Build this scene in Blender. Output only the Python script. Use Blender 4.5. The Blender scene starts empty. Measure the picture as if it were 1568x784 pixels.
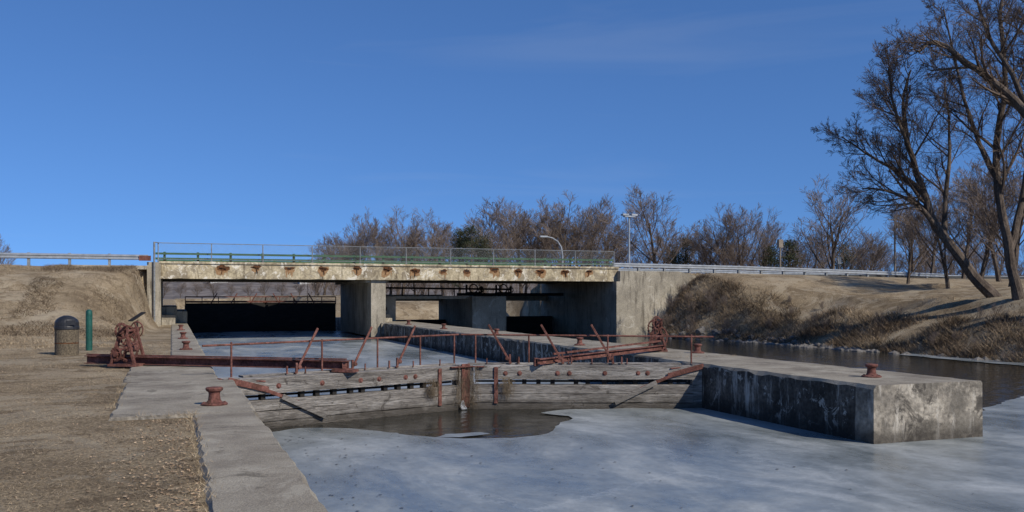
import bpy, math, random
from mathutils import Vector, Matrix, noise
random.seed(7)
R=random.random
def U(a,b): return a+(b-a)*random.random()
def sm(a,b,x):
    t=max(0,min(1,(x-a)/(b-a))); return t*t*(3-2*t)
def N(x,y,z=0): return noise.noise(Vector((x,y,z)))
sc=bpy.context.scene
col=sc.collection
# ---------------------------------------------------------------- materials
def M(name,cols,scale=1.0,rough=0.9,bump=0.3,bscale=20,stretch=(1,1,1),var=0.35,vscale=25,metal=0,pos=None,detail=5,dist=0.02,spec=0.3,joint=0,streak=None,grime=None,grime2=None,tide=None):
    m=bpy.data.materials.new(name); m.use_nodes=True; nt=m.node_tree; n=nt.nodes; l=nt.links
    b=n['Principled BSDF']; b.inputs['Roughness'].default_value=rough; b.inputs['Metallic'].default_value=metal
    b.inputs['Specular IOR Level'].default_value=spec
    tc=n.new('ShaderNodeTexCoord'); mp=n.new('ShaderNodeMapping'); mp.inputs['Scale'].default_value=stretch
    l.new(tc.outputs['Object'],mp.inputs['Vector'])
    a=n.new('ShaderNodeTexNoise'); a.inputs['Scale'].default_value=scale; a.inputs['Detail'].default_value=detail; a.inputs['Roughness'].default_value=0.62
    l.new(mp.outputs[0],a.inputs['Vector'])
    r=n.new('ShaderNodeValToRGB'); l.new(a.outputs['Fac'],r.inputs['Fac'])
    k=len(cols); pos=pos or [0.32+0.36*i/(max(1,k-1)) for i in range(k)]
    e=r.color_ramp.elements
    while len(e)<k: e.new(0.5)
    for i in range(k): e[i].position=pos[i]; e[i].color=(*cols[i],1)
    c=n.new('ShaderNodeTexNoise'); c.inputs['Scale'].default_value=vscale; c.inputs['Detail'].default_value=2
    l.new(mp.outputs[0],c.inputs['Vector'])
    mr=n.new('ShaderNodeMapRange'); mr.inputs['From Min'].default_value=0.3; mr.inputs['From Max'].default_value=0.7
    mr.inputs['To Min'].default_value=1-var; mr.inputs['To Max'].default_value=1+var
    l.new(c.outputs['Fac'],mr.inputs['Value'])
    mx=n.new('ShaderNodeVectorMath'); mx.operation='SCALE'; l.new(r.outputs['Color'],mx.inputs[0]); l.new(mr.outputs[0],mx.inputs['Scale'])
    out=mx.outputs[0]
    def mixin(out,fac,colr):
        q=n.new('ShaderNodeMix'); q.data_type='RGBA'; l.new(fac,q.inputs[0]); l.new(out,q.inputs[6]); q.inputs[7].default_value=(*colr,1); return q.outputs[2]
    def noisefac(scl,strt,th,wid,amt,vec=None,dis=0,rg=.72):
        s=n.new('ShaderNodeTexNoise'); s.inputs['Scale'].default_value=scl; s.inputs['Detail'].default_value=8; s.inputs['Roughness'].default_value=rg; s.inputs['Distortion'].default_value=dis
        if strt:
            m2=n.new('ShaderNodeMapping'); m2.inputs['Scale'].default_value=strt; l.new(tc.outputs['Object'],m2.inputs['Vector']); l.new(m2.outputs[0],s.inputs['Vector'])
        else: l.new(tc.outputs['Object'],s.inputs['Vector'])
        sr=n.new('ShaderNodeMapRange'); sr.inputs['From Min'].default_value=th; sr.inputs['From Max'].default_value=th+wid; sr.inputs['To Max'].default_value=amt; l.new(s.outputs['Fac'],sr.inputs['Value'])
        return sr.outputs[0]
    for g in (grime2,streak,grime):
        if not g: continue
        if g is streak: out=mixin(out,noisefac(1.6,(2.2,2.2,.35),g[1],.12,g[2]),g[0])
        else: out=mixin(out,noisefac(g[1],None,g[2],.05,g[3],dis=1.0,rg=.75),g[0])
    if tide:
        sx=n.new('ShaderNodeSeparateXYZ'); l.new(tc.outputs['Object'],sx.inputs[0])
        w=n.new('ShaderNodeTexNoise'); w.inputs['Scale'].default_value=3; w.inputs['Detail'].default_value=6; l.new(tc.outputs['Object'],w.inputs['Vector'])
        ad=n.new('ShaderNodeMath'); ad.operation='MULTIPLY_ADD'; l.new(w.outputs['Fac'],ad.inputs[0]); ad.inputs[1].default_value=-.5; l.new(sx.outputs[2],ad.inputs[2])
        q=n.new('ShaderNodeMapRange'); q.inputs['From Min'].default_value=tide[0]-.25+tide[1]; q.inputs['From Max'].default_value=tide[0]-.25; q.inputs['To Max'].default_value=tide[3]; l.new(ad.outputs[0],q.inputs['Value'])
        out=mixin(out,q.outputs[0],tide[2])
    if joint:
        sx=n.new('ShaderNodeSeparateXYZ'); l.new(tc.outputs['Object'],sx.inputs[0])
        d=n.new('ShaderNodeMath'); d.operation='PINGPONG'; l.new(sx.outputs[1],d.inputs[0]); d.inputs[1].default_value=joint
        lt=n.new('ShaderNodeMath'); lt.operation='LESS_THAN'; l.new(d.outputs[0],lt.inputs[0]); lt.inputs[1].default_value=0.01
        out=mixin(out,lt.outputs[0],(0.06,0.05,0.04))
    l.new(out,b.inputs['Base Color'])
    if bump:
        d=n.new('ShaderNodeTexNoise'); d.inputs['Scale'].default_value=bscale; d.inputs['Detail'].default_value=6; d.inputs['Roughness'].default_value=0.65; l.new(mp.outputs[0],d.inputs['Vector'])
        bp=n.new('ShaderNodeBump'); bp.inputs['Strength'].default_value=bump; bp.inputs['Distance'].default_value=dist
        l.new(d.outputs['Fac'],bp.inputs['Height']); l.new(bp.outputs[0],b.inputs['Normal'])
    return m
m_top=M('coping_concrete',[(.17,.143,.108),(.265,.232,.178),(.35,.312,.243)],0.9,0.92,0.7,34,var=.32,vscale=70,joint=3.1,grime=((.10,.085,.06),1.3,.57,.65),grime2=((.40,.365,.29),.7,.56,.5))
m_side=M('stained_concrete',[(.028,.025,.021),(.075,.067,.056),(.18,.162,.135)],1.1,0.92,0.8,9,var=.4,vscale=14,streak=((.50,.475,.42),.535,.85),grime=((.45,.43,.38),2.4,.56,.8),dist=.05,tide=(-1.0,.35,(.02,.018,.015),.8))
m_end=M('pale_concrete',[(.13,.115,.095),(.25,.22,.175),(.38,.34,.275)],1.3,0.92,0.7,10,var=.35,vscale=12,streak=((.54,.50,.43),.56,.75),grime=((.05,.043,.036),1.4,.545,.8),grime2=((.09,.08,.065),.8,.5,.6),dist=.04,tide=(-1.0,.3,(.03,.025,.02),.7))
m_fascia=M('fascia_concrete',[(.28,.225,.14),(.43,.36,.235),(.55,.475,.33)],1.0,0.9,0.4,12,var=.22,vscale=8,streak=((.11,.08,.045),.53,.85),grime=((.70,.65,.54),1.8,.55,.85),grime2=((.19,.155,.11),.6,.50,.65))
m_pier=M('pier_concrete',[(.20,.175,.135),(.31,.275,.21),(.41,.365,.285)],0.5,0.9,0.4,10,var=.25,streak=((.09,.075,.055),.52,.75),grime=((.48,.44,.36),1.2,.58,.65))
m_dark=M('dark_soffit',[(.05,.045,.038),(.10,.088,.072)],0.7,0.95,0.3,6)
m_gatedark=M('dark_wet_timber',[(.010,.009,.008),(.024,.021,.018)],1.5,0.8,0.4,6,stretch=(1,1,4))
m_wood=M('weathered_timber',[(.135,.12,.105),(.245,.222,.195),(.365,.34,.305)],1.2,0.92,1.0,14,stretch=(.35,1,7),var=.45,vscale=9,grime=((.06,.05,.04),2.0,.59,.75),dist=.04,tide=(-1.05,.26,(.05,.042,.032),.75))
m_red=M('rusty_red_paint',[(.080,.031,.023),(.145,.058,.044),(.205,.095,.075)],4,0.88,0.4,40,var=.35,grime=((.07,.033,.02),6,.53,.8))
m_rust=M('rust',[(.05,.025,.012),(.13,.055,.022),(.03,.02,.014)],9,0.95,0.8,30,var=.5)
m_ruststain=M('rust_stain',[(.24,.13,.06),(.33,.21,.11)],6,0.95,0,30,var=.3)
m_green=M('green_paint',[(.035,.095,.04),(.055,.135,.06)],3,0.6,0.1,40,grime=((.10,.06,.03),5,.6,.7))
m_galv=M('galvanised_steel',[(.26,.28,.295),(.40,.42,.44)],3,0.5,0.1,40,metal=.4,var=.2)
m_postg=M('dull_steel',[(.18,.19,.19),(.28,.29,.29)],3,0.6,0.1,40,metal=.3)
m_asph=M('asphalt',[(.045,.045,.045),(.07,.07,.068)],3,0.9,0.4,80)
m_bark=M('bark',[(.05,.038,.029),(.095,.072,.054),(.15,.117,.09)],3,0.95,0.9,18,stretch=(1,1,.3),var=.4,dist=.04)
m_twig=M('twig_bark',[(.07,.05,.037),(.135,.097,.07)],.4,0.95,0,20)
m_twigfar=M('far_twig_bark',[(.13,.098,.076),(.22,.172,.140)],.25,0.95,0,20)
m_needle=M('conifer_needles',[(.018,.028,.014),(.04,.05,.022),(.07,.06,.03)],.8,0.9,0,20)
m_straw=M('dry_straw',[(.19,.14,.085),(.33,.25,.155),(.47,.375,.25)],.9,0.95,0,20,var=.6,vscale=30)
m_reed=M('dry_brush',[(.13,.092,.060),(.26,.19,.118),(.41,.315,.20)],.5,0.95,0,20,var=.6,vscale=9)
m_reedd=M('dark_brush',[(.055,.038,.026),(.12,.083,.052),(.27,.20,.125)],.6,0.95,0,20,var=.6,vscale=9)
m_leaf=M('dead_leaves',[(.19,.12,.07),(.33,.23,.14),(.44,.34,.23)],30,0.9,0,20)
m_rock=M('river_rock',[(.10,.09,.08),(.2,.185,.165)],3,0.9,0.6,14)
m_blackp=M('black_plastic',[(.014,.014,.015),(.025,.025,.027)],3,0.45,0.1,40,spec=.5)
m_brownp=M('aggregate_brown',[(.08,.062,.040),(.15,.12,.08)],45,0.8,0.5,80,var=.5)
m_greenp=M('green_plastic',[(.008,.065,.048),(.012,.09,.066)],2,0.45,0.05,40,spec=.5)
m_white=M('white_paint',[(.40,.39,.37),(.5,.49,.46)],2,0.7,0.1,20)
m_roof=M('grey_roof',[(.12,.11,.11),(.18,.17,.17)],2,0.9,0.1,20)
m_polew=M('pole_timber',[(.17,.14,.11),(.25,.21,.17)],2,0.9,0.3,20)
m_ground=M('dry_grass_ground',[(.165,.122,.076),(.275,.212,.133),(.38,.305,.205)],.30,1.0,1.0,40,var=.45,vscale=26,grime=((.43,.365,.26),.35,.52,.45),grime2=((.125,.09,.056),.8,.53,.65),dist=.04,spec=.1,detail=8)
m_hill=M('hill_woods',[(.09,.078,.07),(.15,.128,.112),(.21,.18,.155)],.06,1,0,1,var=.4,vscale=.3)
def water_mat():
    m=bpy.data.materials.new('canal_water'); m.use_nodes=True; nt=m.node_tree; n=nt.nodes; l=nt.links; b=n['Principled BSDF']
    b.inputs['Base Color'].default_value=(.020,.020,.016,1); b.inputs['Roughness'].default_value=.06; b.inputs['IOR'].default_value=1.33
    tc=n.new('ShaderNodeTexCoord'); a=n.new('ShaderNodeTexNoise'); a.inputs['Scale'].default_value=1.9; a.inputs['Detail'].default_value=6; a.inputs['Distortion'].default_value=.5
    l.new(tc.outputs['Object'],a.inputs['Vector']); bp=n.new('ShaderNodeBump'); bp.inputs['Strength'].default_value=.75; bp.inputs['Distance'].default_value=.05
    l.new(a.outputs['Fac'],bp.inputs['Height']); l.new(bp.outputs[0],b.inputs['Normal']); return m
m_water=water_mat()
def ice_mat():
    m=bpy.data.materials.new('river_ice'); m.use_nodes=True; nt=m.node_tree; n=nt.nodes; l=nt.links; b=n['Principled BSDF']
    tc=n.new('ShaderNodeTexCoord')
    mp=n.new('ShaderNodeMapping'); mp.inputs['Rotation'].default_value=(0,0,.5); mp.inputs['Scale'].default_value=(1,.55,1); l.new(tc.outputs['Object'],mp.inputs['Vector'])
    a=n.new('ShaderNodeTexNoise'); a.inputs['Scale'].default_value=.42; a.inputs['Detail'].default_value=9; a.inputs['Roughness'].default_value=.68; a.inputs['Distortion'].default_value=.5
    l.new(mp.outputs[0],a.inputs['Vector'])
    r=n.new('ShaderNodeValToRGB'); e=r.color_ramp.elements; e[0].position=.33; e[0].color=(.115,.135,.138,1); e[1].position=.70; e[1].color=(.41,.425,.41,1); x=e.new(.50); x.color=(.225,.247,.247,1)
    l.new(a.outputs['Fac'],r.inputs['Fac'])
    c=n.new('ShaderNodeTexNoise'); c.inputs['Scale'].default_value=4; c.inputs['Detail'].default_value=8; c.inputs['Roughness'].default_value=.78; l.new(tc.outputs['Object'],c.inputs['Vector'])
    mr=n.new('ShaderNodeMapRange'); mr.inputs['From Min'].default_value=.3; mr.inputs['From Max'].default_value=.7; mr.inputs['To Min'].default_value=.76; mr.inputs['To Max'].default_value=1.22; l.new(c.outputs['Fac'],mr.inputs['Value'])
    mx=n.new('ShaderNodeVectorMath'); mx.operation='SCALE'; l.new(r.outputs[0],mx.inputs[0]); l.new(mr.outputs[0],mx.inputs['Scale'])
    out=mx.outputs[0]
    v=n.new('ShaderNodeTexVoronoi'); v.feature='DISTANCE_TO_EDGE'; v.inputs['Scale'].default_value=.16
    wm=n.new('ShaderNodeVectorMath'); wm.operation='MULTIPLY_ADD'; l.new(c.outputs['Color'],wm.inputs[0]); wm.inputs[1].default_value=(1.5,1.5,0); l.new(tc.outputs['Object'],wm.inputs[2]); l.new(wm.outputs[0],v.inputs['Vector'])
    cr=n.new('ShaderNodeMapRange'); cr.inputs['From Min'].default_value=.005; cr.inputs['From Max'].default_value=.0; cr.inputs['To Max'].default_value=.4; l.new(v.outputs['Distance'],cr.inputs['Value'])
    q=n.new('ShaderNodeMix'); q.data_type='RGBA'; l.new(cr.outputs[0],q.inputs[0]); l.new(out,q.inputs[6]); q.inputs[7].default_value=(.48,.50,.49,1)
    l.new(q.outputs[2],b.inputs['Base Color'])
    rr=n.new('ShaderNodeMapRange'); rr.inputs['From Min'].default_value=.35; rr.inputs['From Max'].default_value=.65; rr.inputs['To Min'].default_value=.18; rr.inputs['To Max'].default_value=.5; l.new(a.outputs['Fac'],rr.inputs['Value']); l.new(rr.outputs[0],b.inputs['Roughness'])
    bp=n.new('ShaderNodeBump'); bp.inputs['Strength'].default_value=.15; bp.inputs['Distance'].default_value=.01; l.new(c.outputs['Fac'],bp.inputs['Height']); l.new(bp.outputs[0],b.inputs['Normal'])
    return m
m_ice=ice_mat()
# ---------------------------------------------------------------- mesh builder
class MB:
    def __init__(s): s.v=[]; s.f=[]; s.m=[]; s.c=0
    def add(s,vs,fs):
        o=len(s.v); s.v+=[tuple(q) for q in vs]; s.f+=[tuple(i+o for i in f) for f in fs]; s.m+=[s.c]*len(fs)
    def box(s,x0,x1,y0,y1,z0,z1):
        s.add([(x0,y0,z0),(x1,y0,z0),(x1,y1,z0),(x0,y1,z0),(x0,y0,z1),(x1,y0,z1),(x1,y1,z1),(x0,y1,z1)],
              [(3,2,1,0),(4,5,6,7),(0,1,5,4),(1,2,6,5),(2,3,7,6),(3,0,4,7)])
    def beam(s,p0,p1,w,h,up=(0,0,1)):
        p0=Vector(p0);p1=Vector(p1);d=(p1-p0).normalized();up=Vector(up)
        a=d.cross(up)
        if a.length<1e-3: a=d.cross(Vector((0,1,0)))
        a.normalize(); b=a.cross(d).normalized(); a*=w/2; b*=h/2
        s.add([p0-a-b,p0+a-b,p0+a+b,p0-a+b,p1-a-b,p1+a-b,p1+a+b,p1-a+b],[(0,1,2,3),(7,6,5,4),(0,4,5,1),(1,5,6,2),(2,6,7,3),(3,7,4,0)])
    def ibeam(s,p0,p1,w,h,t=.02):
        u=Vector((0,0,h/2-t/2)); p0=Vector(p0);p1=Vector(p1)
        s.beam(p0+u,p1+u,w,t); s.beam(p0-u,p1-u,w,t); s.beam(p0,p1,t,h-2*t)
    def tube(s,pts,rs,n=8,cap=True):
        pts=[Vector(p) for p in pts]; k=len(pts); vs=[]
        for i,p in enumerate(pts):
            d=(pts[min(i+1,k-1)]-pts[max(i-1,0)]).normalized()
            a=d.cross(Vector((0.13,0.21,1)))
            if a.length<.05: a=d.cross(Vector((1,0,0)))
            a.normalize(); b=d.cross(a)
            for j in range(n):
                t=2*math.pi*j/n; vs.append(p+(a*math.cos(t)+b*math.sin(t))*rs[i])
        fs=[]
        for i in range(k-1):
            for j in range(n):
                j2=(j+1)%n; fs.append((i*n+j,i*n+j2,(i+1)*n+j2,(i+1)*n+j))
        if cap: fs.append(tuple(range(n))[::-1]); fs.append(tuple((k-1)*n+j for j in range(n)))
        s.add(vs,fs)
    def cyl(s,p0,p1,r0,r1=None,n=12): s.tube([p0,p1],[r0,r0 if r1 is None else r1],n)
    def ring(s,c,ax,Rr,r,n=28,m=6):
        c=Vector(c);ax=Vector(ax).normalized();a=ax.cross(Vector((0,0,1)))
        if a.length<.05:a=Vector((1,0,0))
        a.normalize();b=ax.cross(a);vs=[];fs=[]
        for i in range(n):
            t=2*math.pi*i/n;d=a*math.cos(t)+b*math.sin(t)
            for j in range(m):
                q=2*math.pi*j/m; vs.append(c+d*(Rr+r*math.cos(q))+ax*r*math.sin(q))
        for i in range(n):
            for j in range(m):
                i2=(i+1)%n;j2=(j+1)%m; fs.append((i*m+j,i2*m+j,i2*m+j2,i*m+j2))
        s.add(vs,fs)
    def lathe(s,c,prof,n=20):
        c=Vector(c); s.tube([c+Vector((0,0,z)) for r,z in prof],[r for r,z in prof],n)
    def obj(s,name,mats,bevel=0,smooth=False,data_only=False):
        me=bpy.data.meshes.new(name); me.from_pydata(s.v,[],s.f)
        for q in mats: me.materials.append(q)
        me.polygons.foreach_set('material_index',s.m)
        if smooth: me.polygons.foreach_set('use_smooth',[True]*len(s.f))
        me.update()
        if data_only: return me
        o=bpy.data.objects.new(name,me); col.objects.link(o)
        if bevel:
            b=o.modifiers.new('b','BEVEL'); b.width=bevel; b.segments=2; b.limit_method='ANGLE'
        return o
# ---------------------------------------------------------------- terrain
def H(v,u):
    nz=.06*N(v*.25,u*.25)+.03*N(v*.9,u*.9,3)
    if v<=.45:
        z=-.05+nz*.5*sm(0,-2,v)+.25*sm(-3,-14,v)*sm(18,34,u)
        e=sm(37,56.6,u); e=e*.75+.25*sm(44,56.6,u)
        if u<58:
            top=-4.6+2.6*sm(46,56.5,u)
            z=z+(3.4-z)*e*sm(-.8,top,v)+nz*e*2.0*sm(-1,-3,v)+.10*N(v*.6,u*.4,8)*e*sm(-1,-3,v)*sm(57,52,u)
        elif v<-1.0: z=3.4+(1.0-3.4)*sm(71.5,80,u)
        elif u>71.5: z=1.0*sm(71.5,80,u)
        return z+hill(v,u)
    edge=33.4-2.2*sm(47,57,u)+.5*N(u*.3,2.2)
    if u>57.95: edge=29.7
    if u>72: edge=29.7+4*sm(72,90,u)
    if v>13.5 and v<edge and u>84: return -2.6+3.9*sm(84,96,u)+.5*sm(96,130,u)+nz*3+hill(v,u)
    if v<edge and u<190: return -2.6
    if u>=190: return 1.2+hill(v,u)
    if u>57.95: return 3.4-.25*sm(34,60,v) if u<71.5 else 3.3+(1.4-3.3)*sm(71.5,82,u)+hill(v,u)
    b=-1.7+3.25*min(1,max(0,(v-edge)/6.2))**.85+ .75*sm(edge+5,edge+16,v)+nz*2*sm(edge,edge+3,v)+.25*N(v*.4,u*.4,6)*sm(edge+.5,edge+3,v)
    rd=3.4-.25*sm(34,60,v)
    return b+(rd-b)*sm(46,57,u)*sm(edge,edge+5.5,v)
def hill(v,u):
    d=math.hypot(v,u)
    return (9.5+3*N(v*.006,u*.006))*sm(260,420,d) 
def axis(segs):
    out=[]
    for a,b,st in segs:
        n=max(1,int(round((b-a)/st)))
        out+=[a+(b-a)*i/n for i in range(n)]
    out.append(segs[-1][1]); return out
xs=axis([(-1600,-400,150),(-400,-60,20),(-60,-16,2),(-16,-1.1,.4),(-1.1,-.75,.35),(-.75,.42,.39),(.42,.82,.4),(.82,29.45,3),(29.45,29.95,.5),(29.95,31,.5),(31,43,.4),(43,70,1.5),(70,400,15),(400,1600,150)])
ys=axis([(-200,-10,20),(-10,4,1.5),(4,57.5,.5),(57.5,57.9,.4),(57.9,58.1,.2),(58.1,110,1),(110,200,5),(200,460,12),(460,2200,200)])
tb=MB(); W=len(xs)
vs=[(x,y,H(x,y)) for y in ys for x in xs]
fs=[(j*W+i,j*W+i+1,(j+1)*W+i+1,(j+1)*W+i) for j in range(len(ys)-1) for i in range(W-1)]
tb.add(vs,fs)
for k,f in enumerate(fs):
    j=f[0]//W
    if ys[j]>235: tb.m[k]=1
tb.obj('ground',[m_ground,m_hill],smooth=True)
# ---------------------------------------------------------------- water and ice
w=MB(); w.add([(.6,-60,-1.145),(60,-60,-1.145),(60,195,-1.145),(.6,195,-1.145)],[(0,1,2,3)]); w.obj('water',[m_water])
def jag(pts,z,amp=.06,step=.18):
    out=[]
    for i in range(len(pts)):
        a=Vector((*pts[i],0));b=Vector((*pts[(i+1)%len(pts)],0));n=max(1,int((b-a).length/step)); n=min(n,160)
        for k in range(n):
            p=a.lerp(b,k/n); out.append((p.x+amp*N(p.x*3,p.y*3,1)*2+amp*N(p.x*.9,p.y*.9,4)*3,p.y+amp*N(p.x*3,p.y*3,7)*2+amp*3*N(p.x*.9,p.y*.9,9),z))
    return out
ice=MB()
p=jag([(.8,-14),(.8,19.2),(1.7,19.3),(2.6,19.9),(3.5,19.6),(4.1,18.8),(4.8,17.8),(5.5,17.3),(6.3,17.05),(7.1,17.3),(7.9,18.2),(8.5,19.0),(8.7,19.8),(8.4,20.6),(9.2,21.0),(12.8,20.0),(12.9,14.6),(15.0,14.6),(15.9,15.6),(18,16.6),(20.5,18.2),(23,19.4),(28,21),(40,22),(60,22),(60,-14)],-1.12)
ice.add(p,[tuple(range(len(p)))[::-1]])
p=jag([(4.9,17.75),(5.4,17.55),(6.1,17.7),(6.0,18.0),(5.2,18.05)],-1.118,.03,.1); ice.add(p,[tuple(range(len(p)))])
p=jag([(32.3,22),(34.5,22),(34.5,36),(33.1,35),(32.6,30)],-1.12); ice.add(p,[tuple(range(len(p)))])
ice.obj('river_ice',[m_ice])
ice=MB()
p=jag([(.7,20.4),(7,22.6),(12.9,20.6),(12.9,73.5),(.7,73.5)],-1.02,0,1); ice.add(p,[tuple(range(len(p)))]); ice.obj('canal_ice',[m_ice])
fl=MB()
for i in range(420):
    v=1.3+abs(random.gauss(0,2.2)) if R()<.6 else U(1.3,24); u=U(5,19)
    if v>12.2 and u>13.5: continue
    r=U(.008,.032); n=6; a0=R()*6
    fl.add([(v+r*U(.5,1.2)*math.cos(a0+t*6.283/n),u+r*U(.5,1.2)*math.sin(a0+t*6.283/n),-1.1195+.012) for t in range(n)],[tuple(range(n))])
m_fleck=M('wet_leaf',[(.05,.05,.045),(.12,.11,.1)],4,.6,0); fl.obj('leaf_litter_on_ice',[m_fleck])
# ---------------------------------------------------------------- lock walls
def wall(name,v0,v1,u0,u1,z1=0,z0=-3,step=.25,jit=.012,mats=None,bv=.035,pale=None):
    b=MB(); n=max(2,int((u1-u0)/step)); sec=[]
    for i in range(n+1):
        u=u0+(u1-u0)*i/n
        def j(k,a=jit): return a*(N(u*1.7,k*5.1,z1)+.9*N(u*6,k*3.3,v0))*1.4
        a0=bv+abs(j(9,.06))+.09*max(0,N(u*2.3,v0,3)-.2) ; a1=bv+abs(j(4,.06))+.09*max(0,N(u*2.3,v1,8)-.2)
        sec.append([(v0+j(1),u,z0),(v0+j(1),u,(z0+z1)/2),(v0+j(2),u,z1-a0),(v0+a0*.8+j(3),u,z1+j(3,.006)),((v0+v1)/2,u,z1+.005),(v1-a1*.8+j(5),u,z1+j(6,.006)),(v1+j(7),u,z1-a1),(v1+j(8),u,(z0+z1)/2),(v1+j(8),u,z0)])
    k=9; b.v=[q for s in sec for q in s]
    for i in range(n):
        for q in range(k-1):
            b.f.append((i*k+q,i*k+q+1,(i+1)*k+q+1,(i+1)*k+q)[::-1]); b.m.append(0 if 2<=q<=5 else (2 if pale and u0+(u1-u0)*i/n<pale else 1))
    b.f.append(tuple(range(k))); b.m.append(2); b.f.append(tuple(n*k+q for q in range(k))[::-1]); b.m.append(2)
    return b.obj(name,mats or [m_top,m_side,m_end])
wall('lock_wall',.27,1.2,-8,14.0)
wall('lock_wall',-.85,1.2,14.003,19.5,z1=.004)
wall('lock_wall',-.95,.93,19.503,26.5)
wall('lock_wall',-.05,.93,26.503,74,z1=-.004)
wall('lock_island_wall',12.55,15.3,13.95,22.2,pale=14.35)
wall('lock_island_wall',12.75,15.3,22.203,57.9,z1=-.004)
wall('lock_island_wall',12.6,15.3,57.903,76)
# ---------------------------------------------------------------- bridge
B0,B1=-.62,29.2; F=58.0; BK=70.6
b=MB()
n=150
secs=[]
for i in range(n+1):
    v=B0-.1+(B1+.4-B0+.1)*i/n
    c1=.02*abs(N(v*3,1))+.08*max(0,N(v*1.1,5)-.15); c2=.02*abs(N(v*4,8))
    secs.append([(v,F+.35,2.76),(v,F+c1,2.76+c1),(v,F+.004*N(v*5,2),3.25),(v,F+.004*N(v*5,2),3.66),(v,F-.08,3.665),(v,F-.08,3.80-c2),(v,F+.35,3.80)])
o0=len(b.v); b.v+=[q for s in secs for q in s]; k=7
for i in range(n):
    for q in range(k-1): b.f.append((o0+i*k+q,o0+(i+1)*k+q,o0+(i+1)*k+q+1,o0+i*k+q+1)[::-1]); b.m.append(0)
b.f.append(tuple(o0+q for q in range(k))); b.m.append(0); b.f.append(tuple(o0+n*k+q for q in range(k))[::-1]); b.m.append(0)
b.box(B0-.1,B1+.3,BK-.35,BK,2.76,3.8)
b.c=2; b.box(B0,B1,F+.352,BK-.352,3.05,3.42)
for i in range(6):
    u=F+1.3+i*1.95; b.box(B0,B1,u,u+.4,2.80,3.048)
b.c=1
b.box(12.0,12.95,58.25,59.4,-.9,2.755); b.box(12.1,12.85,59.4,70.2,-.9,2.6)
b.box(11.7,13.2,58.5,70.3,2.6,2.757)
b.c=1; b.box(B0-.75,B0,57.55,71.4,-1.5,2.757); b.box(B0-.75,B0-.1,57.55,71.4,2.757,3.72)
b.box(B0-.1,B0+.0,57.95,58.0,2.757,3.72)
b.box(B1,B1+1.0,57.5,71.4,-3,2.757); b.box(B1+.3,B1+1.0,57.5,71.4,2.757,3.5)
x0=B1+1.0
b.add([(x0,57.5,-3),(38.5,57.5,-3),(38.5,57.5,2.6),(34.2,57.5,3.5),(x0,57.5,3.5),(x0,58.0,-3),(38.5,58.0,-3),(38.5,58.0,2.6),(34.2,58.0,3.5),(x0,58.0,3.5)],
      [(0,1,2,3,4),(9,8,7,6,5),(0,4,9,5),(4,3,8,9),(3,2,7,8),(2,1,6,7)])
b.box(-6.2,B0-.76,57.3,58.3,3.28,3.5)
v=2.9
while v<28.8:
    z=3.44+U(-.06,.05); w_=U(.35,.62); h_=U(.16,.34)
    b.c=6
    nn=13; rr=[U(.6,1.3) for _ in range(nn)]; cz=z-.06
    b.add([(v+w_*.72*rr[t]*math.cos(6.283*t/nn),F-.0085,min(3.645,cz+h_*(.75 if math.sin(6.283*t/nn)>0 else 1.5)*rr[t]*math.sin(6.283*t/nn))) for t in range(nn)],[tuple(range(nn))])
    for q in range(random.randint(1,3)):
        sx_=v+U(-.3,.3); ww=U(.03,.07); b.add([(sx_-ww,F-.0075,z-.1),(sx_+ww,F-.0075,z-.1),(sx_+ww*.4+U(-.02,.02),F-.0075,z-U(.35,.6)),(sx_-ww*.3,F-.0075,z-U(.35,.6))],[(0,1,2,3)])
    b.c=3
    for q in range(3):
        cx=v+U(-.18,.18); cz=z+U(-.10,.08); nn=11; rr=[U(.5,1.3) for _ in range(nn)]
        yy=F-.0125-.004*q
        b.add([(cx+w_*.5*rr[t]*math.cos(6.283*t/nn),yy,min(3.64,cz+h_*.5*rr[t]*math.sin(6.283*t/nn))) for t in range(nn)],[tuple(range(nn))])
    b.c=4; b.box(v-w_*.4,v+w_*.3,F-.03,F+.05,z-.03,z+.05)
    b.c=3
    if R()<.6:
        b.beam((v-.18,F-.06,z+.06),(v+.2,F-.10,z+U(-.05,.1)),.05,.06); b.beam((v,F-.05,z),(v+U(-.12,.12),F-.06,z-.34),.04,.04)
    v+=1.86+U(-.25,.25)
b.c=5; b.box(B0-.1,B1+.3,F+.36,BK-.36,3.424,3.46)
bridge=b.obj('concrete_road_bridge',[m_fascia,m_pier,m_dark,m_rust,m_gatedark,m_asph,m_ruststain])
rd=MB(); rd.box(-300,B0-.76,59,70,3.35,3.45); rd.box(B1+1.02,300,59,70,3.0,3.42); rd.obj('road',[m_asph])
def fence(name,y):
    f=MB(); a=B0-.15; e=B1+.1; n=10
    for i in range(n+1):
        v=a+(e-a)*i/n; f.cyl((v,y,3.75),(v,y,4.90),.035,n=6); f.box(v-.08,v+.08,y-.06,y+.06,3.80,3.83)
    f.cyl((a,y,4.88),(e,y,4.88),.024,n=5); f.cyl((a,y,3.92),(e,y,3.92),.018,n=5)
    st=.11; k=int((e-a)/st); hh=.94
    for i in range(-8,k):
        for sgn in (1,-1):
            v0=a+i*st
            za,zb=(3.93,3.93+hh) if sgn>0 else (3.93+hh,3.93)
            t0=max(0,(a-v0)/hh); t1=min(1,(e-v0)/hh)
            if t1<=t0: continue
            f.beam((v0+hh*t0,y+.01*sgn,za+(zb-za)*t0),(v0+hh*t1,y+.01*sgn,za+(zb-za)*t1),.005,.005,up=(0,1,0))
    return f.obj(name,[m_postg])
fence('chain_link_fence',F+.1)
fp=MB(); fp.cyl((B0-.35,57.4,-.1),(B0-.35,57.4,4.9),.06,n=8); fp.cyl((B0-.35,57.4,4.88),(B0-.1,F+.1,4.88),.03,n=6); fp.obj('fence_post',[m_postg])
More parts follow.
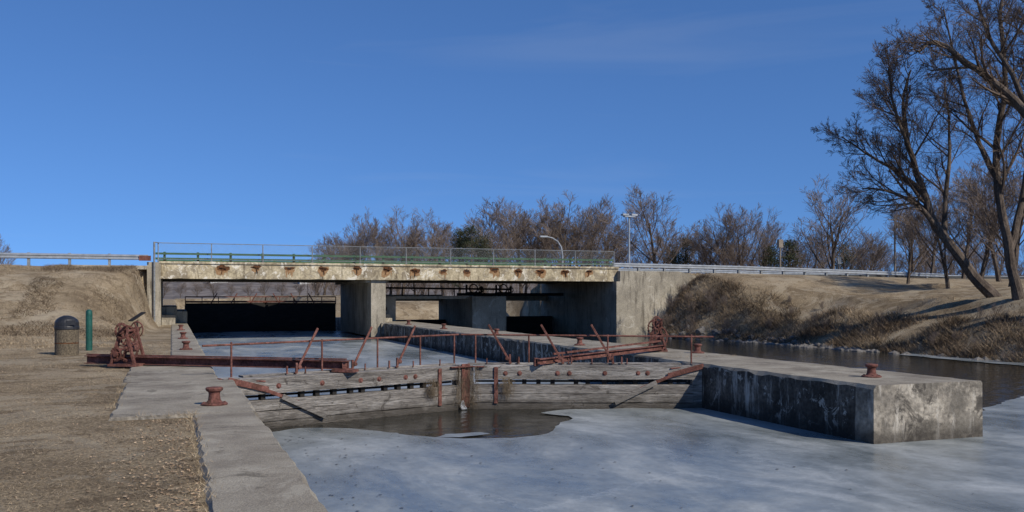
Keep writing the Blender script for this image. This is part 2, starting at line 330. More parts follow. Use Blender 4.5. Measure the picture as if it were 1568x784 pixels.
for yy in (F+.55,BK-.5):
    g=MB()
    for z in (3.97,4.27): g.box(B0-.3,B1+.3,yy-.06,yy+.06,z-.06,z+.06)
    v=B0+.2
    while v<B1: g.box(v-.07,v+.07,yy+.063,yy+.19,3.45,4.38); v+=1.9
    g.obj('green_bridge_railing',[m_green])
def guard(name,pts,red_end=False):
    g=MB(); prof=[(-.155,0),(-.12,-.055),(-.05,-.055),(0,0),(.05,-.055),(.12,-.055),(.155,0)]
    vs=[];
    for p in pts:
        for z,y in prof: vs.append((p[0],p[1]+y,p[2]+z))
    fs=[]
    k=7
    for i in range(len(pts)-1):
        for j in range(k-1): fs.append((i*k+j,(i+1)*k+j,(i+1)*k+j+1,i*k+j+1))
    g.add(vs,fs)
    g.c=1
    for i in range(len(pts)-1):
        a=Vector(pts[i]);c=Vector(pts[i+1]); n=max(1,int((c-a).length/1.9))
        for q in range(n):
            p=a.lerp(c,q/n); g.box(p.x-.07,p.x+.07,p.y+.01,p.y+.2,p.z-.95,p.z+.19)
    if red_end: g.c=2; p=pts[-1]; g.box(p[0]-.5,p[0]+.15,p[1]-.12,p[1]-.09,p[2]-.2,p[2]+.1)
    g.obj(name,[m_galv,m_postg,m_red])
guard('guardrail',[(-70,57.4,3.95),(-20,57.4,3.98),(-1.3,57.4,3.98)],True)
guard('guardrail',[(29.4,58.5,3.95),(40,58.5,3.85),(50,58.4,3.66),(60,58.3,3.42)])
guard('guardrail',[(29.4,70.3,3.98),(44,70.3,3.95),(60,70.3,3.75),(90,70.3,3.6)])
# ---------------------------------------------------------------- spillway under right span
c=MB()
c.box(20.1,22.7,62.2,71,-3,1.72); c.box(13.3,14.5,62.0,66,-.1,1.72); c.box(13.3,20.1,70,71.2,1.35,1.85); c.box(22.7,29.2,70,71.2,1.35,1.85)
c.box(14.5,20.1,63.0,63.4,1.52,1.74)
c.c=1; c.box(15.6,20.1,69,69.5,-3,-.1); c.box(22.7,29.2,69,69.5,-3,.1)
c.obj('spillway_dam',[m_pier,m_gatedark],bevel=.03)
h=MB()
for vv in (21.6,24.0):
    h.box(vv-.5,vv+.5,66,67,1.85,2.05); h.ring((vv-.2,65.9,2.3),(0,1,0),.32,.05,18,5); h.ring((vv+.4,65.9,2.2),(0,1,0),.2,.04,14,5); h.beam((vv-.6,66.4,2.05),(vv-.6,66.4,2.6),.12,.12); h.beam((vv+.6,66.4,2.05),(vv+.6,66.4,2.5),.12,.12)
h.ibeam((20.2,66.3,1.86),(29,66.3,1.86),.25,.22); h.ibeam((13.4,66.3,2.35),(24.5,66.3,2.25),.15,.14)
for vv in (14,16,18,20): h.beam((vv,66.3,1.7),(vv,66.3,2.35),.07,.07)
h.obj('spillway_gate_hoist',[m_gatedark])
s=MB(); s.box(-.6,.3,62,73,-.2,1.05); s.box(.303,.92,62.5,73,-.2,.75); s.box(-.6,.2,60.8,61.997,-.2,.55); s.box(-.6,.15,59.6,60.797,-.2,.28); s.obj('concrete_steps',[m_pier],bevel=.02)
s=MB()
for i in range(5): s.box(12.955,13.9,60.5+i*.5,61.0+i*.5-.003,0,.25*(i+1))
s.obj('concrete_steps',[m_pier],bevel=.02)
g=MB()
for (a,e) in (((.93,72.6),(6.9,74.4)),((12.1,72.6),(6.9,74.4))):
    g.c=0
    for k in range(7): g.beam((a[0],a[1],-1.05+.32*k),(e[0],e[1],-1.05+.32*k),.3,.325)
    g.beam((a[0],a[1]-.10,.2),(e[0],e[1]-.10,.2),.14,2.0)
    g.beam((e[0],e[1],-1.5),(e[0],e[1],1.25),.3,.3)
    g.c=1
    P0=Vector((a[0],a[1]-.2,1.1));P1=Vector((e[0],e[1]-.2,1.1))
    g.beam(P0+Vector((0,0,.58)),P1+Vector((0,0,.58)),.07,.08); g.beam(P0+Vector((0,0,.2)),P1+Vector((0,0,.2)),.1,.14)
    for q in range(6):
        pp=P0.lerp(P1,q/5); g.beam(pp,pp+Vector((0,0,.58)),.06,.06)
    for q in (.3,.55,.8):
        pp=P0.lerp(P1,q); g.beam(pp,pp+Vector((.5 if a[0]<6 else -.5,0,.85)),.08,.08)
g.obj('upper_lock_gate',[m_gatedark,m_red])
# ---------------------------------------------------------------- lower lock gate
AP=Vector((6.95,22.25,0)); PL=Vector((1.12,20.15,0)); PR=Vector((12.55,20.15,0))
def leaf(Pp,Ap,sgn):
    g=MB(); d=(Ap-Pp).normalized(); L=(Ap-Pp).length; nrm=Vector((0,-1,0)); nrm=(nrm-d*nrm.dot(d)).normalized()
    def P(s,z,o=0): q=Pp+d*s+nrm*o; return (q.x,q.y,z)
    g.c=0
    def timber(s0,s1,z,o,w,h,seg=8,k=0):
        pts=[]
        for i in range(seg+1):
            t=i/seg; pts.append((s0+(s1-s0)*t,z+.012*N(t*4,k*3.7),o+.012*N(t*5,k*2.1,4)))
        vs=[];fs=[]
        for s_,z_,o_ in pts:
            e1=.010*N(s_*3,k,9); e2=.010*N(s_*3,k,2)
            vs+=[P(s_,z_-h/2+e1,o_+w/2),P(s_,z_+h/2+e2,o_+w/2),P(s_,z_+h/2+e2,o_-w/2),P(s_,z_-h/2+e1,o_-w/2)]
        for i in range(seg):
            for j in range(4):
                j2=(j+1)%4; fs.append((i*4+j,i*4+j2,(i+1)*4+j2,(i+1)*4+j))
        fs.append((3,2,1,0)); fs.append((seg*4,seg*4+1,seg*4+2,seg*4+3)); g.add(vs,fs)
    timber(.12,L-.30,-.225,0,.34,.35,16,1+sgn)
    timber(.15,L-.26,-.645,.02,.30,.22,16,4+sgn)
    timber(.15,L-.24,-.875,.035,.30,.215,16,7+sgn)
    timber(.15,L-.24,-1.10,.015,.30,.21,16,11+sgn); g.beam(P(.15,-1.5),P(L-.2,-1.5),.28,.55)
    g.beam(P(.4,-.03,-.30),P(L-.1,-.03,-.30),.26,.045)
    g.beam(P(.0,-1.8),P(.0,-.02),.32,.36,up=tuple(d)); g.beam(P(L-.13,-1.8,.0),P(L-.13,-.03,.0),.30,.24,up=tuple(d))
    g.c=2
    for q in (.12,.2,.27,.33,.40,.47,.52,.62,.68,.74,.80,.86): g.beam(P(L*q,-.56),P(L*q,-.39),.14,.11,up=tuple(d))
    g.beam(P(.3,-.46,-.10),P(L-.3,-.46,-.10),.04,.05)
    g.c=1
    for q in ((.17,.34,.50,.58,.70,.745) if sgn>0 else (.22,.26,.40,.55,.60,.76,.82)): g.cyl(P(L*q,-.24+.02*N(q*40,1),.165),P(L*q,-.24+.02*N(q*40,1),.205),.036,n=10); g.cyl(P(L*q,-.24+.02*N(q*40,1),.16),P(L*q,-.24+.02*N(q*40,1),.18),.062,n=12)
    g.beam(P(L*.86,-1.0,.20),P(L*.86,-.08,.20),.025,.10,up=tuple(d)); g.beam(P(L-.12,-1.1,.17),P(L-.12,-.0,.17),.03,.12,up=tuple(d))
    g.beam(P(L-.55,-.07,.19),P(L,-.07,.19),.12,.03); 
    g.beam(P(-.25,-.03,.0),P(.75,-.12,.12),.16,.035); g.beam(P(-.1,-.05,.2),P(.8,-.30,.21),.03,.13)
    g.beam(P(.4,-.17,.215),P(1.5,-.62,.225),.02,.08)
    g.c=0
    g.beam(P(1.1,-.46,.26),P(2.15,-.98,.27),.02,.12)
    g.c=1
    for q in (0.03,.38,.62,.82,.99) if sgn>0 else (.02,.38,.72,.95): 
        g.cyl(P(L*q,-.06,-.30),P(L*q,.72,-.30),.024,n=8)
    g.cyl(P(-.45,.66,-.30),P(L+.08,.72,-.30),.025,n=8)
    for q in ((.27,.5,.70) if sgn>0 else (.37,.585,.81)):
        s0=L*q; g.beam(P(s0-.08,-.02,-.12),P(s0+.50,.98,-.16),.03,.055); g.beam(P(s0-.05,-.02,-.12),P(s0-.05,.22,-.12),.05,.05,up=tuple(d)); g.beam(P(s0-.28,-.02,-.12),P(s0-.28,.16,-.12),.04,.04,up=tuple(d)); g.cyl(P(s0+.02,.12,-.08),P(s0+.02,.12,-.2),.05,n=8)
    for q in (.30,.45,.55,.77,.9): g.beam(P(L*q,-.03,-.15),P(L*q,.12,-.15),.03,.03,up=tuple(d))
    return g
g1=leaf(PL,AP,1).obj('lower_lock_gate_leaf',[m_wood,m_red,m_gatedark],bevel=.010)
g2=leaf(PR,AP,-1).obj('lower_lock_gate_leaf',[m_wood,m_red,m_gatedark],bevel=.010)
db=MB()
for i in range(1100):
    cx=random.choice((6.75,7.1,5.95,7.9)); q=Vector((cx+random.gauss(0,.09),22.02-abs(cx-6.95)*.36+U(-.16,.02),U(-1.0,-.05) if cx in(6.75,7.1) else U(-.7,-.3))); L=U(.08,.3)
    e=q+Vector((random.gauss(0,.4)*L,U(-.25,.05)*L,-L)); db.add([q,q+Vector((.006,0,0)),e],[(0,1,2)])
m_debris=M('wet_reeds',[(.05,.037,.024),(.15,.112,.07)],3,.9,0); db.obj('caught_reed_debris',[m_debris])
fm=MB()
for i in range(12):
    x=U(6.78,6.90); fm.tube([(x,22.0,-.92),(x+U(-.03,.03),21.93,-1.02),(x+U(-.05,.05),21.88,-1.13)],[.003,.006,.012],5)
m_foam=M('falling_water',[(.3,.32,.34),(.5,.5,.5)],8,.3,0); fm.obj('leaking_water',[m_foam],smooth=True)
sp=MB(); sp.ibeam((-2.0,25.3,.12),(3.8,20.95,.13),.22,.20); sp.beam((-2.0,25.3,.245),(3.75,21.0,.26),.07,.03); sp.beam((3.5,21.15,.0),(3.95,20.85,.0),.3,.06); sp.beam((3.7,21.0,-.05),(3.7,21.0,.2),.1,.1); sp.obj('gate_operating_spar',[m_red])
sp=MB(); sp.ibeam((14.3,24.9,.14),(8.6,21.3,.06),.16,.14); sp.beam((8.6,21.4,-.05),(8.6,21.4,.15),.1,.1); sp.beam((14.1,24.8,.33),(9.2,21.7,.22),.05,.05); sp.obj('gate_operating_spar',[m_red])
def winch(x,y,ang,s_=1):
    g=MB(); Mx=Matrix.Translation((x,y,0))@Matrix.Rotation(ang,4,'Z')@Matrix.Diagonal((s_,s_,1,1))
    g.box(-.42,.42,-.38,.38,0.002,.06)
    for sy in (-.28,.28):
        g.beam((-.36,sy,.05),(-.08,sy,.86),.06,.09,up=(0,1,0)); g.beam((.36,sy,.05),(.08,sy,.86),.06,.09,up=(0,1,0)); g.beam((-.26,sy,.42),(.26,sy,.42),.05,.07); g.box(-.13,.13,sy-.045,sy+.045,.80,.94)
    g.cyl((0,-.42,.86),(0,.46,.86),.035); g.cyl((.12,-.40,.45),(.12,.40,.45),.04); g.cyl((.12,-.2,.45),(.12,.2,.45),.11,n=14)
    def gear(c,Rr,t=.035,teeth=26,sp=5):
        g.ring(c,(0,1,0),Rr,t,30,6)
        for q in range(sp):
            a=6.283*q/sp+.4; g.beam(c,(c[0]+Rr*math.cos(a),c[1],c[2]+Rr*math.sin(a)),.03,.05,up=(0,1,0))
        for q in range(teeth):
            a=6.283*q/teeth; r1=Rr+t*1.6; g.beam((c[0]+Rr*math.cos(a),c[1],c[2]+Rr*math.sin(a)),(c[0]+r1*math.cos(a),c[1],c[2]+r1*math.sin(a)),.05,.03,up=(0,1,0))
        g.cyl((c[0],c[1]-.06,c[2]),(c[0],c[1]+.06,c[2]),.07)
    gear((.10,-.20,.45),.30,.028); gear((0,-.36,.86),.17,.024,16,4); gear((-.14,.2,.72),.23,.025,20,5); gear((0,.44,.88),.19,.02,0,4); gear((-.2,-.3,.3),.14,.025,14,4)
    g.beam((0,-.42,.86),(.2,-.44,1.0),.03,.04,up=(0,1,0)); g.cyl((.2,-.44,1.0),(.2,-.60,1.0),.022)
    g.v=[tuple(Mx@Vector(q)) for q in g.v]; return g.obj('gate_winch',[m_red])
winch(-1.0,24.3,-.5,.85); winch(14.1,25.0,-.45,.72)
def bollard(x,y,z=0,s=1):
    g=MB(); g.lathe((x,y,z),[(.20*s,0.001),(.205*s,.018),(.19*s,.035),(.12*s,.045),(.095*s,.08),(.085*s,.16),(.09*s,.20),(.125*s,.225),(.135*s,.255),(.12*s,.275),(.03*s,.285)],22)
    for q in range(6):
        a=q*1.047; g.cyl((x+.155*s*math.cos(a),y+.155*s*math.sin(a),z+.03),(x+.155*s*math.cos(a),y+.155*s*math.sin(a),z+.052),.02,n=6)
    g.obj('mooring_bollard',[m_red],smooth=False)
for q in [(.62,15.0,.009),(13.8,15.4,.005),(14.8,23.8,0),(13.3,29,0),(.42,31,0),(.42,39,0),(.42,49,0),(13.4,38,0),(13.3,46,0),(13.4,54,0)]: bollard(*q)
t=MB(); cx,cy=-2.95,30.3; z0=H(cx,cy)-.02
t.c=1; t.lathe((cx,cy,z0),[(.325,0),(.33,.03),(.33,.80),(.31,.82)],28)
t.c=0; t.lathe((cx,cy,z0),[(.34,.78),(.345,.80),(.345,.86),(.335,.88)],28)
t.lathe((cx,cy,z0),[(.335,.882),(.33,1.0),(.29,1.08),(.20,1.15),(.1,1.19),(.02,1.2)],28)
t.c=2; t.lathe((cx,cy,z0),[(.331,.36),(.334,.37),(.334,.385),(.331,.395)],28)
t.c=0; t.box(cx+.02,cx+.26,cy-.345,cy-.30,z0+.92,z0+1.06)
to=t.obj('trash_can',[m_blackp,m_brownp,m_rust],smooth=False)
p_=MB(); px,py=-2.5,32.3; z0=H(px,py); p_.lathe((px,py,z0-.1),[(.10,0),(.10,1.30),(.09,1.37),(.05,1.41),(.01,1.42)],18); p_.lathe((px,py,z0+1.1),[(.103,0),(.103,.04)],18); p_.obj('green_marker_post',[m_greenp])
s=MB(); px,py=-1.45,44; z0=H(px,py)
s.beam((px,py,z0-.1),(px,py,z0+.62),.08,.08); s.beam((px-.28,py-.14,z0+.60),(px+.26,py+.16,z0+.98),.40,.035)
s.obj('interpretive_sign',[m_gatedark])
S_,C_=math.sin(math.radians(20.4)),math.cos(math.radians(20.4))
def camp(x,D): t=(x-784)/1400; return D*(t*C_+S_),D*(C_-t*S_)
l=MB(); x,y=37.8,72; l.cyl((x,y,3),(x,y,8.7),.10,.07); l.box(x-.5,x+.5,y-.2,y+.2,8.7,8.82); l.box(x-.7,x-.15,y-.25,y+.25,8.82,8.98); l.box(x+.15,x+.7,y-.25,y+.25,8.82,8.98); l.obj('street_lamp',[m_galv])
l=MB(); x,y=31.4,72; pts=[(x,y,3),(x,y,5.2),(x-.12,y,5.9),(x-.45,y,6.4),(x-.95,y,6.7),(x-1.5,y,6.8)]; l.tube(pts,[.09,.08,.075,.07,.06,.05],8); l.box(x-2.1,x-1.45,y-.13,y+.13,6.74,6.87); l.obj('street_lamp',[m_galv])
l=MB(); x,y=56,75; l.cyl((x,y,1),(x,y,7.2),.10,.08); l.box(x-.25,x+.25,y-.15,y+.15,6.5,7.3); l.obj('utility_pole',[m_polew])
l=MB(); x,y=66.4,70.9; l.cyl((x,y,1),(x,y,9.6),.12,.08); l.beam((x-.8,y,9.2),(x+.8,y,9.2),.1,.1); l.box(x+.1,x+.5,y-.15,y+.15,8.4,8.9); l.obj('utility_pole',[m_polew])
l=MB(); x,y=61.5,73; l.cyl((x,y,1),(x,y,5.6),.05); l.box(x-.2,x+.2,y-.02,y+.02,4.9,5.6); l.obj('road_sign',[m_postg])
# ---------------------------------------------------------------- trees
def rot_about(d,ang):
    a=d.cross(Vector((R()-.5,R()-.5,R()-.5)))
    if a.length<1e-4: a=Vector((1,0,0))
    return Matrix.Rotation(ang,3,a.normalized())@d
def branch(T,p,d,L,r,lv,P):
    n=P['seg'][lv]; pts=[p.copy()]; rs=[r]; rt=max(P['rmin'],r*.3)
    for i in range(n):
        j=P['jit'][lv]; d=(d+Vector((U(-j,j),U(-j,j),U(-j,j)+P['up'][lv]))).normalized(); p=p+d*(L/n); pts.append(p.copy()); rs.append(r+(rt-r)*(i+1)/n)
    T.c=0 if lv<2 else 1
    T.tube(pts,rs,P['sides'][lv],cap=False)
    kids(T,pts,rs,L,lv,P)
def kids(T,pts,rs,L,lv,P,t0=None,count=None,Lmul=None):
    if lv>=P['max']: return
    k=count or P['kids'][lv]; n=len(pts)-1; t0=P['t0'][lv] if t0 is None else t0
    for i in range(k):
        t=t0+(1-t0)*(i+U(.1,.9))/k; f=t*n; a=min(n-1,int(f)); q=pts[a].lerp(pts[a+1],f-a); d=(pts[a+1]-pts[a]).normalized(); rr=rs[a]+(rs[a+1]-rs[a])*(f-a)
        cl=(Lmul or L*P['ratio'][lv])*(1.15-.6*t)*U(.7,1.25)
        branch(T,q,rot_about(d,math.radians(U(*P['ang']))),cl,max(P['rmin'],rr*U(.38,.6)),lv+1,P)
PF=dict(seg=[7,5,4,3,2],jit=[.07,.12,.14,.15,.15],up=[.04,.12,.11,.09,.07],sides=[6,4,3,3,3],kids=[13,7,6,5],t0=[.15,.15,.15,.12],ratio=[.72,.58,.55,.55],ang=(18,44),rmin=.008,max=4)
far=[]
for i in range(5):
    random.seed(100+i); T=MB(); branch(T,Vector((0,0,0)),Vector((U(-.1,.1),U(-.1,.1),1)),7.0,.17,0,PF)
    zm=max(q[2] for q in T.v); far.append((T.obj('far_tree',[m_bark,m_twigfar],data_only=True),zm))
PS=dict(PF); PS['kids']=[9,7,6,5]; PS['t0']=[.02,.1,.15,.15]; PS['ang']=(18,45); PS['rmin']=.007
shr=[]
for i in range(3):
    random.seed(300+i); T=MB()
    for q in range(5): branch(T,Vector((U(-.7,.7),U(-.7,.7),0)),Vector((U(-.5,.5),U(-.5,.5),1)).normalized(),3.2,.04,1,PS)
    zm=max(q[2] for q in T.v); shr.append((T.obj('shrub',[m_bark,m_twigfar],data_only=True),zm))
def put(me,zm,name,x,y,z,h,parent=None,w=1):
    o=bpy.data.objects.new(name,me); col.objects.link(o); s=h/zm; o.location=(x,y,z); o.scale=(s*w,s*w,s); o.rotation_euler=(0,0,R()*6.28)
    if parent: o.parent=parent
    return o
random.seed(21)
line=bpy.data.objects.new('distant_bare_trees',None); col.objects.link(line)
def far_at(x,ytop,D,par=line,name='tree',w=1):
    v,u=camp(x,D); g=1.0; h=(454-ytop)*D/1400+1.7-g; me,zm=random.choice(far); put(me,zm,name,v,u,g,h,par,w)
prof=[(495,360),(525,346),(552,326),(585,320),(615,314),(645,318),(680,334),(738,326),(765,304),(798,304),(828,296),(862,291),(895,296),(928,308)]
for x,y in prof:
    far_at(x,y,U(135,150),w=U(1.2,1.5))
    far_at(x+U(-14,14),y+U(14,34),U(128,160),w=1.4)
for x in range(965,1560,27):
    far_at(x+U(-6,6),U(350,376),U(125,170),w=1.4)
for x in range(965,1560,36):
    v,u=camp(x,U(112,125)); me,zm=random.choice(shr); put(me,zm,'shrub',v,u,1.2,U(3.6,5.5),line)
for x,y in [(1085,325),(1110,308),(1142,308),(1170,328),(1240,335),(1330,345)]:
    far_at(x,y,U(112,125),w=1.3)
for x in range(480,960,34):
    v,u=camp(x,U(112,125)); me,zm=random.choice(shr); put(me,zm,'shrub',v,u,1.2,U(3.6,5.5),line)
for x in range(-140,700,26): far_at(x,U(425,433),U(235,260),w=1.6)
for x in (-12,-30): far_at(x,U(352,362),130)
far_at(1010,279,105,None,'bare_tree',1.3); far_at(1268,266,98,None,'bare_tree',1.45)
def conifer(x,ytop,D,w):
    v,u=camp(x,D); g=1.0; h=(454-ytop)*D/1400+.7; T=MB(); T.cyl((v,u,g),(v,u,g+h*.9),.22,.04,8)
    for i in range(46):
        t=R()**.8; rr=w*(1-t)**.6*U(.3,1); a=R()*6.28; c=Vector((v+rr*math.cos(a),u+rr*math.sin(a),g+h*(.2+.8*t)-.4)); T.c=0; T.cyl((v,u,c.z-.4),c,.05,.02,4); T.c=1
        for q in range(90):
            e=c+Vector((random.gauss(0,.42),random.gauss(0,.42),random.gauss(0,.26))); d=Vector((U(-1,1),U(-1,1),U(-.3,1)))*.16; s_=Vector((U(-1,1),U(-1,1),U(-1,1)))*.07
            T.add([e-s_,e+s_,e+d],[(0,1,2)])
    T.obj('pine_tree',[m_bark,m_needle])
for a in [(722,340,122,2.8),(704,350,124,2.2),(742,354,124,2.3),(1050,362,118,2.6),(1030,370,118,2.2),(1208,366,112,2.2),(1292,368,112,2.6),(1180,375,112,2.0)]: conifer(*a)
PB=dict(seg=[8,7,6,4,3,2],jit=[.1,.12,.16,.18,.2,.2],up=[.04,.07,.06,.04,.02,0],sides=[10,7,5,4,3,3],kids=[9,8,8,7,5],t0=[.3,.15,.12,.1,.1],ratio=[.5,.52,.54,.54,.52],ang=(22,52),rmin=.0065,max=5)
rt=Vector((C_,-S_,0)); fw=Vector((S_,C_,0))
def limb_tree(name,base,limbs,seed):
    random.seed(seed); T=MB()
    for (pl,r0,r1,cnt,lm,t0) in limbs:
        pts=[Vector(base)+rt*a+Vector((0,0,b_))+fw*c_ for a,b_,c_ in pl]
        fine=[];fr=[]; n=len(pts)
        for i in range(n-1):
            for q in range(3):
                t=q/3; p0=pts[max(0,i-1)];p1=pts[i];p2=pts[i+1];p3=pts[min(n-1,i+2)]
                pt=.5*((2*p1)+(p2-p0)*t+(2*p0-5*p1+4*p2-p3)*t*t+(3*p1-p0-3*p2+p3)*t**3)
                k=(i+t)/(n-1); fine.append(pt+Vector((U(-1,1),U(-1,1),U(-.5,.5)))*.07*(1 if i+q else 0)); fr.append(r0+(r1-r0)*k**.8)
        fine.append(pts[-1]); fr.append(r1)
        T.c=0; T.tube(fine,fr,10,cap=False)
        L=sum((fine[i+1]-fine[i]).length for i in range(len(fine)-1))
        kids(T,fine,fr,L,1,PB,t0=t0,count=cnt,Lmul=lm)
    return T.obj(name,[m_bark,m_twig])
bv,bu=camp(1525,48); bz=H(bv,bu)-.15
limb_tree('bare_tree',(bv,bu,bz),[
 ([(0,0,0),(-1.2,1.3,0),(-2.9,3.7,.2),(-3.8,5.9,.3),(-4.5,8.2,.2),(-4.6,10.2,.6),(-4.2,12.2,.6)],.36,.04,15,3.6,.38),
 ([(-2.9,3.7,.2),(-4.4,5.0,-.4),(-6.0,5.6,-.8),(-7.4,5.7,-1)],.16,.03,11,2.4,.2),
 ([(-3.7,5.6,.3),(-5.2,7.0,.8),(-6.4,7.9,1.2),(-7.6,8.8,1.4)],.12,.03,11,2.4,.2),
 ([(-2.6,3.2,.2),(-2.1,6.2,1.0),(-1.7,9.0,1.5),(-1.9,12,1.6)],.17,.03,13,3.2,.2),
 ([(-4.2,7.2,.2),(-5.4,9.0,-.8),(-6.0,10.6,-1.2),(-6.1,12,-1.2)],.11,.03,10,2.4,.2)],5)
bv2,bu2=camp(1560,46); bz2=H(bv2,bu2)-.15
limb_tree('bare_tree',(bv2,bu2,bz2),[
 ([(0,0,0),(-.6,3,0),(-1.1,6.8,.2),(-.6,10.5,.2),(-.9,14.4,0),(-.4,17,0)],.30,.05,17,3.4,.3),
 ([(-.5,2.5,0),(.5,5.5,.5),(1.2,9,.8),(1.6,13,1)],.22,.04,12,3.2,.2),
 ([(-.9,6,.2),(-2.1,9.2,.6),(-2.7,12.2,.9),(-3.3,15,1)],.14,.03,12,2.8,.15)],6)
bv3,bu3=camp(1640,42); bz3=H(bv3,bu3)-.15
limb_tree('bare_tree',(bv3,bu3,bz3),[
 ([(0,0,0),(-.4,3,0),(-.6,6,0),(-1.6,8.5,0),(-3.2,10.2,0),(-4.9,11.4,-.2),(-6.3,12.4,-.2),(-7.1,11.9,-.2)],.38,.06,15,2.5,.4),
 ([(-.6,6,0),(-.2,9,.4),(-.6,12,.6),(-1.2,15,.6),(-2.2,17,.5)],.26,.05,15,3.2,.2),
 ([(-1.6,8.5,0),(-2.4,11,.5),(-3.6,13.2,.6),(-4.2,15.2,.5)],.16,.04,12,2.4,.25)],9)
random.seed(33)
for x,D,h in ((1452,60,7),(1390,64,6),(1500,58,8),(1548,56,9),(1475,75,9),(1425,85,10),(1530,70,10),(1400,95,9)):
    v,u=camp(x,D); me,zm=random.choice(far); put(me,zm,'bare_tree',v,u,H(v,u)-.1,h,w=1.3)
# ---------------------------------------------------------------- bank brush, grass, rocks
random.seed(55)
def blade(vs,fs,x,y,z,h,w,lean):
    a=R()*6.283; b_=R()*6.283; k=len(vs); dx,dy=math.cos(a)*w,math.sin(a)*w; lx,ly=math.cos(b_)*lean,math.sin(b_)*lean
    vs+= [(x-dx,y-dy,z),(x+dx,y+dy,z),(x+lx,y+ly,z+h)]; fs.append((k,k+1,k+2))
for nm,mt,dark in (('dry_bank_grass',m_reed,0),('dark_bank_brush',m_reedd,1)):
    gb=MB(); vs=[];fs=[]
    for i in range(70000 if not dark else 60000):
        u=U(12,57); e=33.4-2.2*sm(47,57,u); v=e+.2+(abs(random.gauss(0,1))*3.2 if not dark else U(0,4.2))
        cl=N(v*.55,u*.55,2+9*dark)
        if R()>(.55 if not dark else .42)+cl*1.5 : continue
        z=H(v,u)
        if z<-1.25: continue
        h=U(.12,.45)*(1+.9*max(0,cl))*(1 if v<e+4.5 else .28); blade(vs,fs,v,u,z-.05,h,U(.008,.022),h*U(.4,1.6))
    gb.add(vs,fs); gb.obj(nm,[mt])
gb=MB(); vs=[];fs=[]
for i in range(190000):
    u=3.5+34*R()**2.1; v=.26-(2+u*.55)*R()
    if u>13.8 and v>-.95 and u<26.7: continue
    if v>-.1 and u>26: continue
    if N(v*.6,u*.6,5)<-.42+R()*.35: continue
    sfac=.6+u/22; z=H(v,u); h=U(.006,.028)*sfac; blade(vs,fs,v,u,z-.003,h,U(.0015,.0032)*sfac,U(.03,.09)*sfac)
for i in range(30000):
    u=U(34,57); v=-U(1.2,13); z=H(v,u)
    if N(v*.5,u*.5,15)<-.1: continue
    h=U(.04,.14); blade(vs,fs,v,u,z-.01,h,U(.006,.012),h*U(.6,2))
for i in range(70):
    q=R()
    if q<.4: cx,cy=.27,U(5,14)
    elif q<.6: cx,cy=-.87,U(14.5,26)
    elif q<.75: cx,cy=U(-.8,.3),14.0
    else: cx,cy=U(12.8,15.2),22.2
    for k in range(random.randint(5,22)):
        x_,y_=cx+random.gauss(0,.05),cy+random.gauss(0,.07); h=U(.02,.11); blade(vs,fs,x_,y_,-.01,h,.003,h*U(.3,1.4))
gb.add(vs,fs); gb.obj('dry_lawn_grass',[m_straw])
gb=MB(); vs=[];fs=[]
for i in range(16000):   # darker dead growth on the embankment shoulder
    u=U(40,57); v=-U(1.0,6.5); z=H(v,u)
    if N(v*.4,u*.3,25)<-.02: continue
    h=U(.05,.2); blade(vs,fs,v,u,z-.01,h,U(.008,.014),h*U(.6,2))
gb.add(vs,fs); gb.obj('embankment_dead_growth',[m_reedd])
lf=MB()
for i in range(3800):
    u=4.5+20*R()**1.6; v=.24-abs(random.gauss(0,.45)) if R()<.75 else .2-U(0,7)
    if u>13.8 and v>-.93: continue
    z=H(v,u)+U(.002,.02); r=U(.010,.026); a=R()*6.28
    q=[(v+r*math.cos(a+t)*k,u+r*math.sin(a+t)*k,z+U(-.006,.010)) for t,k in ((0,1),(1.2,.6),(3.1,1),(4.4,.6))]; lf.add(q,[(0,1,2,3)])
lf.obj('leaf_litter',[m_leaf])
rk=MB()
import bmesh
bmm=bmesh.new(); bmesh.ops.create_icosphere(bmm,subdivisions=1,radius=1); bmm.verts.index_update(); iv=[x.co.copy() for x in bmm.verts]; jf=[tuple(x.index for x in f.verts) for f in bmm.faces]; bmm.free()
for i in range(300):
    u=U(38,57) if R()<.7 else U(22,40); e=33.4-2.2*sm(47,57,u); v=e+U(-.1,1.3)*(1 if u>40 else .5); s_=U(.08,.32); z=max(-1.2,H(v,u)); sx,sy,sz=U(.7,1.5),U(.7,1.3),U(.5,.9)
    k=R()*50; rk.add([(v+p.x*s_*sx*(1+.35*N(p.x*2+k,p.y*2,p.z*2)),u+p.y*s_*sy*(1+.35*N(p.y*2,k,p.x)),z+p.z*s_*sz) for p in iv],jf)
rk.obj('bank_rocks',[m_rock])
sh=bpy.data.objects.new('bank_shrubs',None); col.objects.link(sh)
for i in range(34):
    u=U(50,57) if i<14 else U(28,50); e=33.4-2.2*sm(47,57,u); v=e+U(.3,3.2 if i<14 else 5.0); me,zm=random.choice(shr); put(me,zm,'shrub',v,u,H(v,u)-.1,U(.9,1.7) if i<14 else U(.5,1.0),sh)
for x,D,w_ in ((335,330,6),(300,340,7),(470,340,6)):
    v,u=camp(x,D); z=H(v,u); h=MB(); h.box(v-w_/2,v+w_/2,u-3,u+3,z-1,z+1.8); h.c=1
    h.add([(v-w_/2-.3,u-3.3,z+1.803),(v+w_/2+.3,u-3.3,z+1.803),(v+w_/2+.3,u+3.3,z+1.803),(v-w_/2-.3,u+3.3,z+1.803),(v-w_/2-.3,u,z+3.2),(v+w_/2+.3,u,z+3.2)],[(0,1,5,4),(2,3,4,5),(0,4,3),(1,2,5),(3,2,1,0)])
    h.c=2
    for q in range(3): h.box(v-w_/2+1+q*w_/3.6,v-w_/2+1.9+q*w_/3.6,u-3.03,u-3,z+.3,z+1.2)
    h.obj('white_house',[m_white,m_roof,m_gatedark])
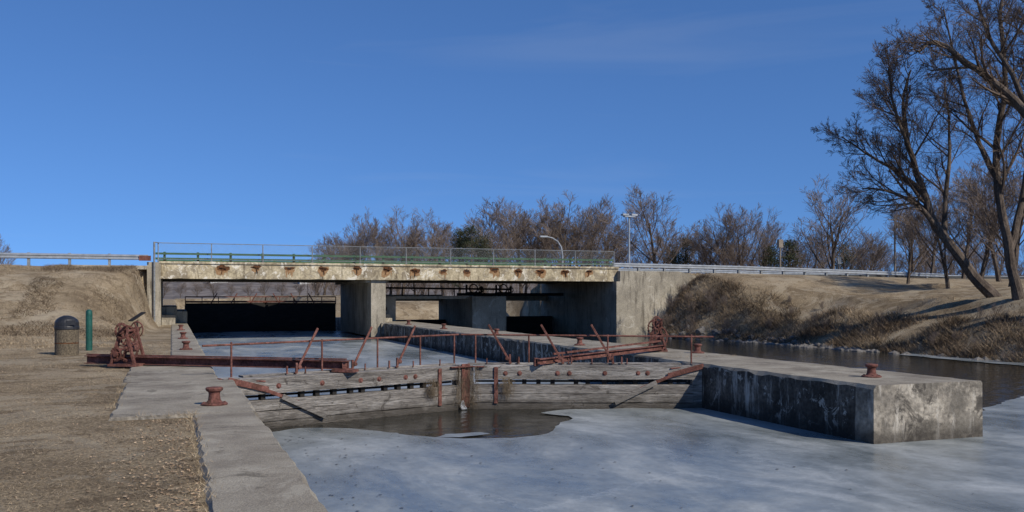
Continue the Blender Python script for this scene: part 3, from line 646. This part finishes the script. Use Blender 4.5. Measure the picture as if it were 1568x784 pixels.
# ---------------------------------------------------------------- light, sky, camera
az=math.radians(152); el=math.radians(37)
sd=Vector((math.sin(az)*math.cos(el),math.cos(az)*math.cos(el),math.sin(el)))
sl=bpy.data.lights.new('sun','SUN'); sl.energy=4.3; sl.angle=math.radians(.5); sl.color=(1,.93,.82)
so=bpy.data.objects.new('sun',sl); col.objects.link(so); so.rotation_euler=sd.to_track_quat('Z','Y').to_euler(); so.location=(0,0,50)
wd=bpy.data.worlds.new('World'); sc.world=wd; wd.use_nodes=True; nt=wd.node_tree; bg=nt.nodes['Background']
sk=nt.nodes.new('ShaderNodeTexSky'); sk.sky_type='NISHITA'; sk.sun_disc=False; sk.sun_elevation=el; sk.sun_rotation=az; sk.air_density=1.0; sk.dust_density=.1; sk.ozone_density=4; sk.altitude=200
wt=nt.nodes.new('ShaderNodeTexCoord'); wa=nt.nodes.new('ShaderNodeVectorMath'); wa.operation='ADD'; wa.inputs[1].default_value=(0,0,.16); wn=nt.nodes.new('ShaderNodeVectorMath'); wn.operation='NORMALIZE'
nt.links.new(wt.outputs['Generated'],wa.inputs[0]); nt.links.new(wa.outputs[0],wn.inputs[0]); nt.links.new(wn.outputs[0],sk.inputs['Vector'])
wm=nt.nodes.new('ShaderNodeVectorMath'); wm.operation='MULTIPLY'; wm.inputs[1].default_value=(.73,1.04,1.42); nt.links.new(sk.outputs[0],wm.inputs[0])
cm=nt.nodes.new('ShaderNodeMapping'); cm.inputs['Scale'].default_value=(1.2,1.2,11); cm.inputs['Rotation'].default_value=(.04,.05,0); nt.links.new(wt.outputs['Generated'],cm.inputs['Vector'])
cn=nt.nodes.new('ShaderNodeTexNoise'); cn.inputs['Scale'].default_value=2.2; cn.inputs['Detail'].default_value=5; cn.inputs['Distortion'].default_value=.6; nt.links.new(cm.outputs[0],cn.inputs['Vector'])
cr=nt.nodes.new('ShaderNodeMapRange'); cr.inputs['From Min'].default_value=.56; cr.inputs['From Max'].default_value=.8; cr.inputs['To Max'].default_value=.055; nt.links.new(cn.outputs['Fac'],cr.inputs['Value'])
cx_=nt.nodes.new('ShaderNodeMix'); cx_.data_type='RGBA'; nt.links.new(cr.outputs[0],cx_.inputs[0]); nt.links.new(wm.outputs[0],cx_.inputs[6]); cx_.inputs[7].default_value=(7,7.2,7.4,1)
nt.links.new(cx_.outputs[2],bg.inputs[0]); bg.inputs[1].default_value=.092
cd=bpy.data.cameras.new('camera'); co=bpy.data.objects.new('camera',cd); col.objects.link(co); co.location=(0,0,1.7); co.rotation_euler=(math.radians(90),0,math.radians(-20.4))
cd.sensor_width=36; cd.lens=1400/1568*36; cd.shift_y=62/1568; cd.clip_end=5000; cd.clip_start=.1
sc.camera=co
sc.view_settings.view_transform='Standard'; sc.view_settings.look='None'; sc.view_settings.exposure=0
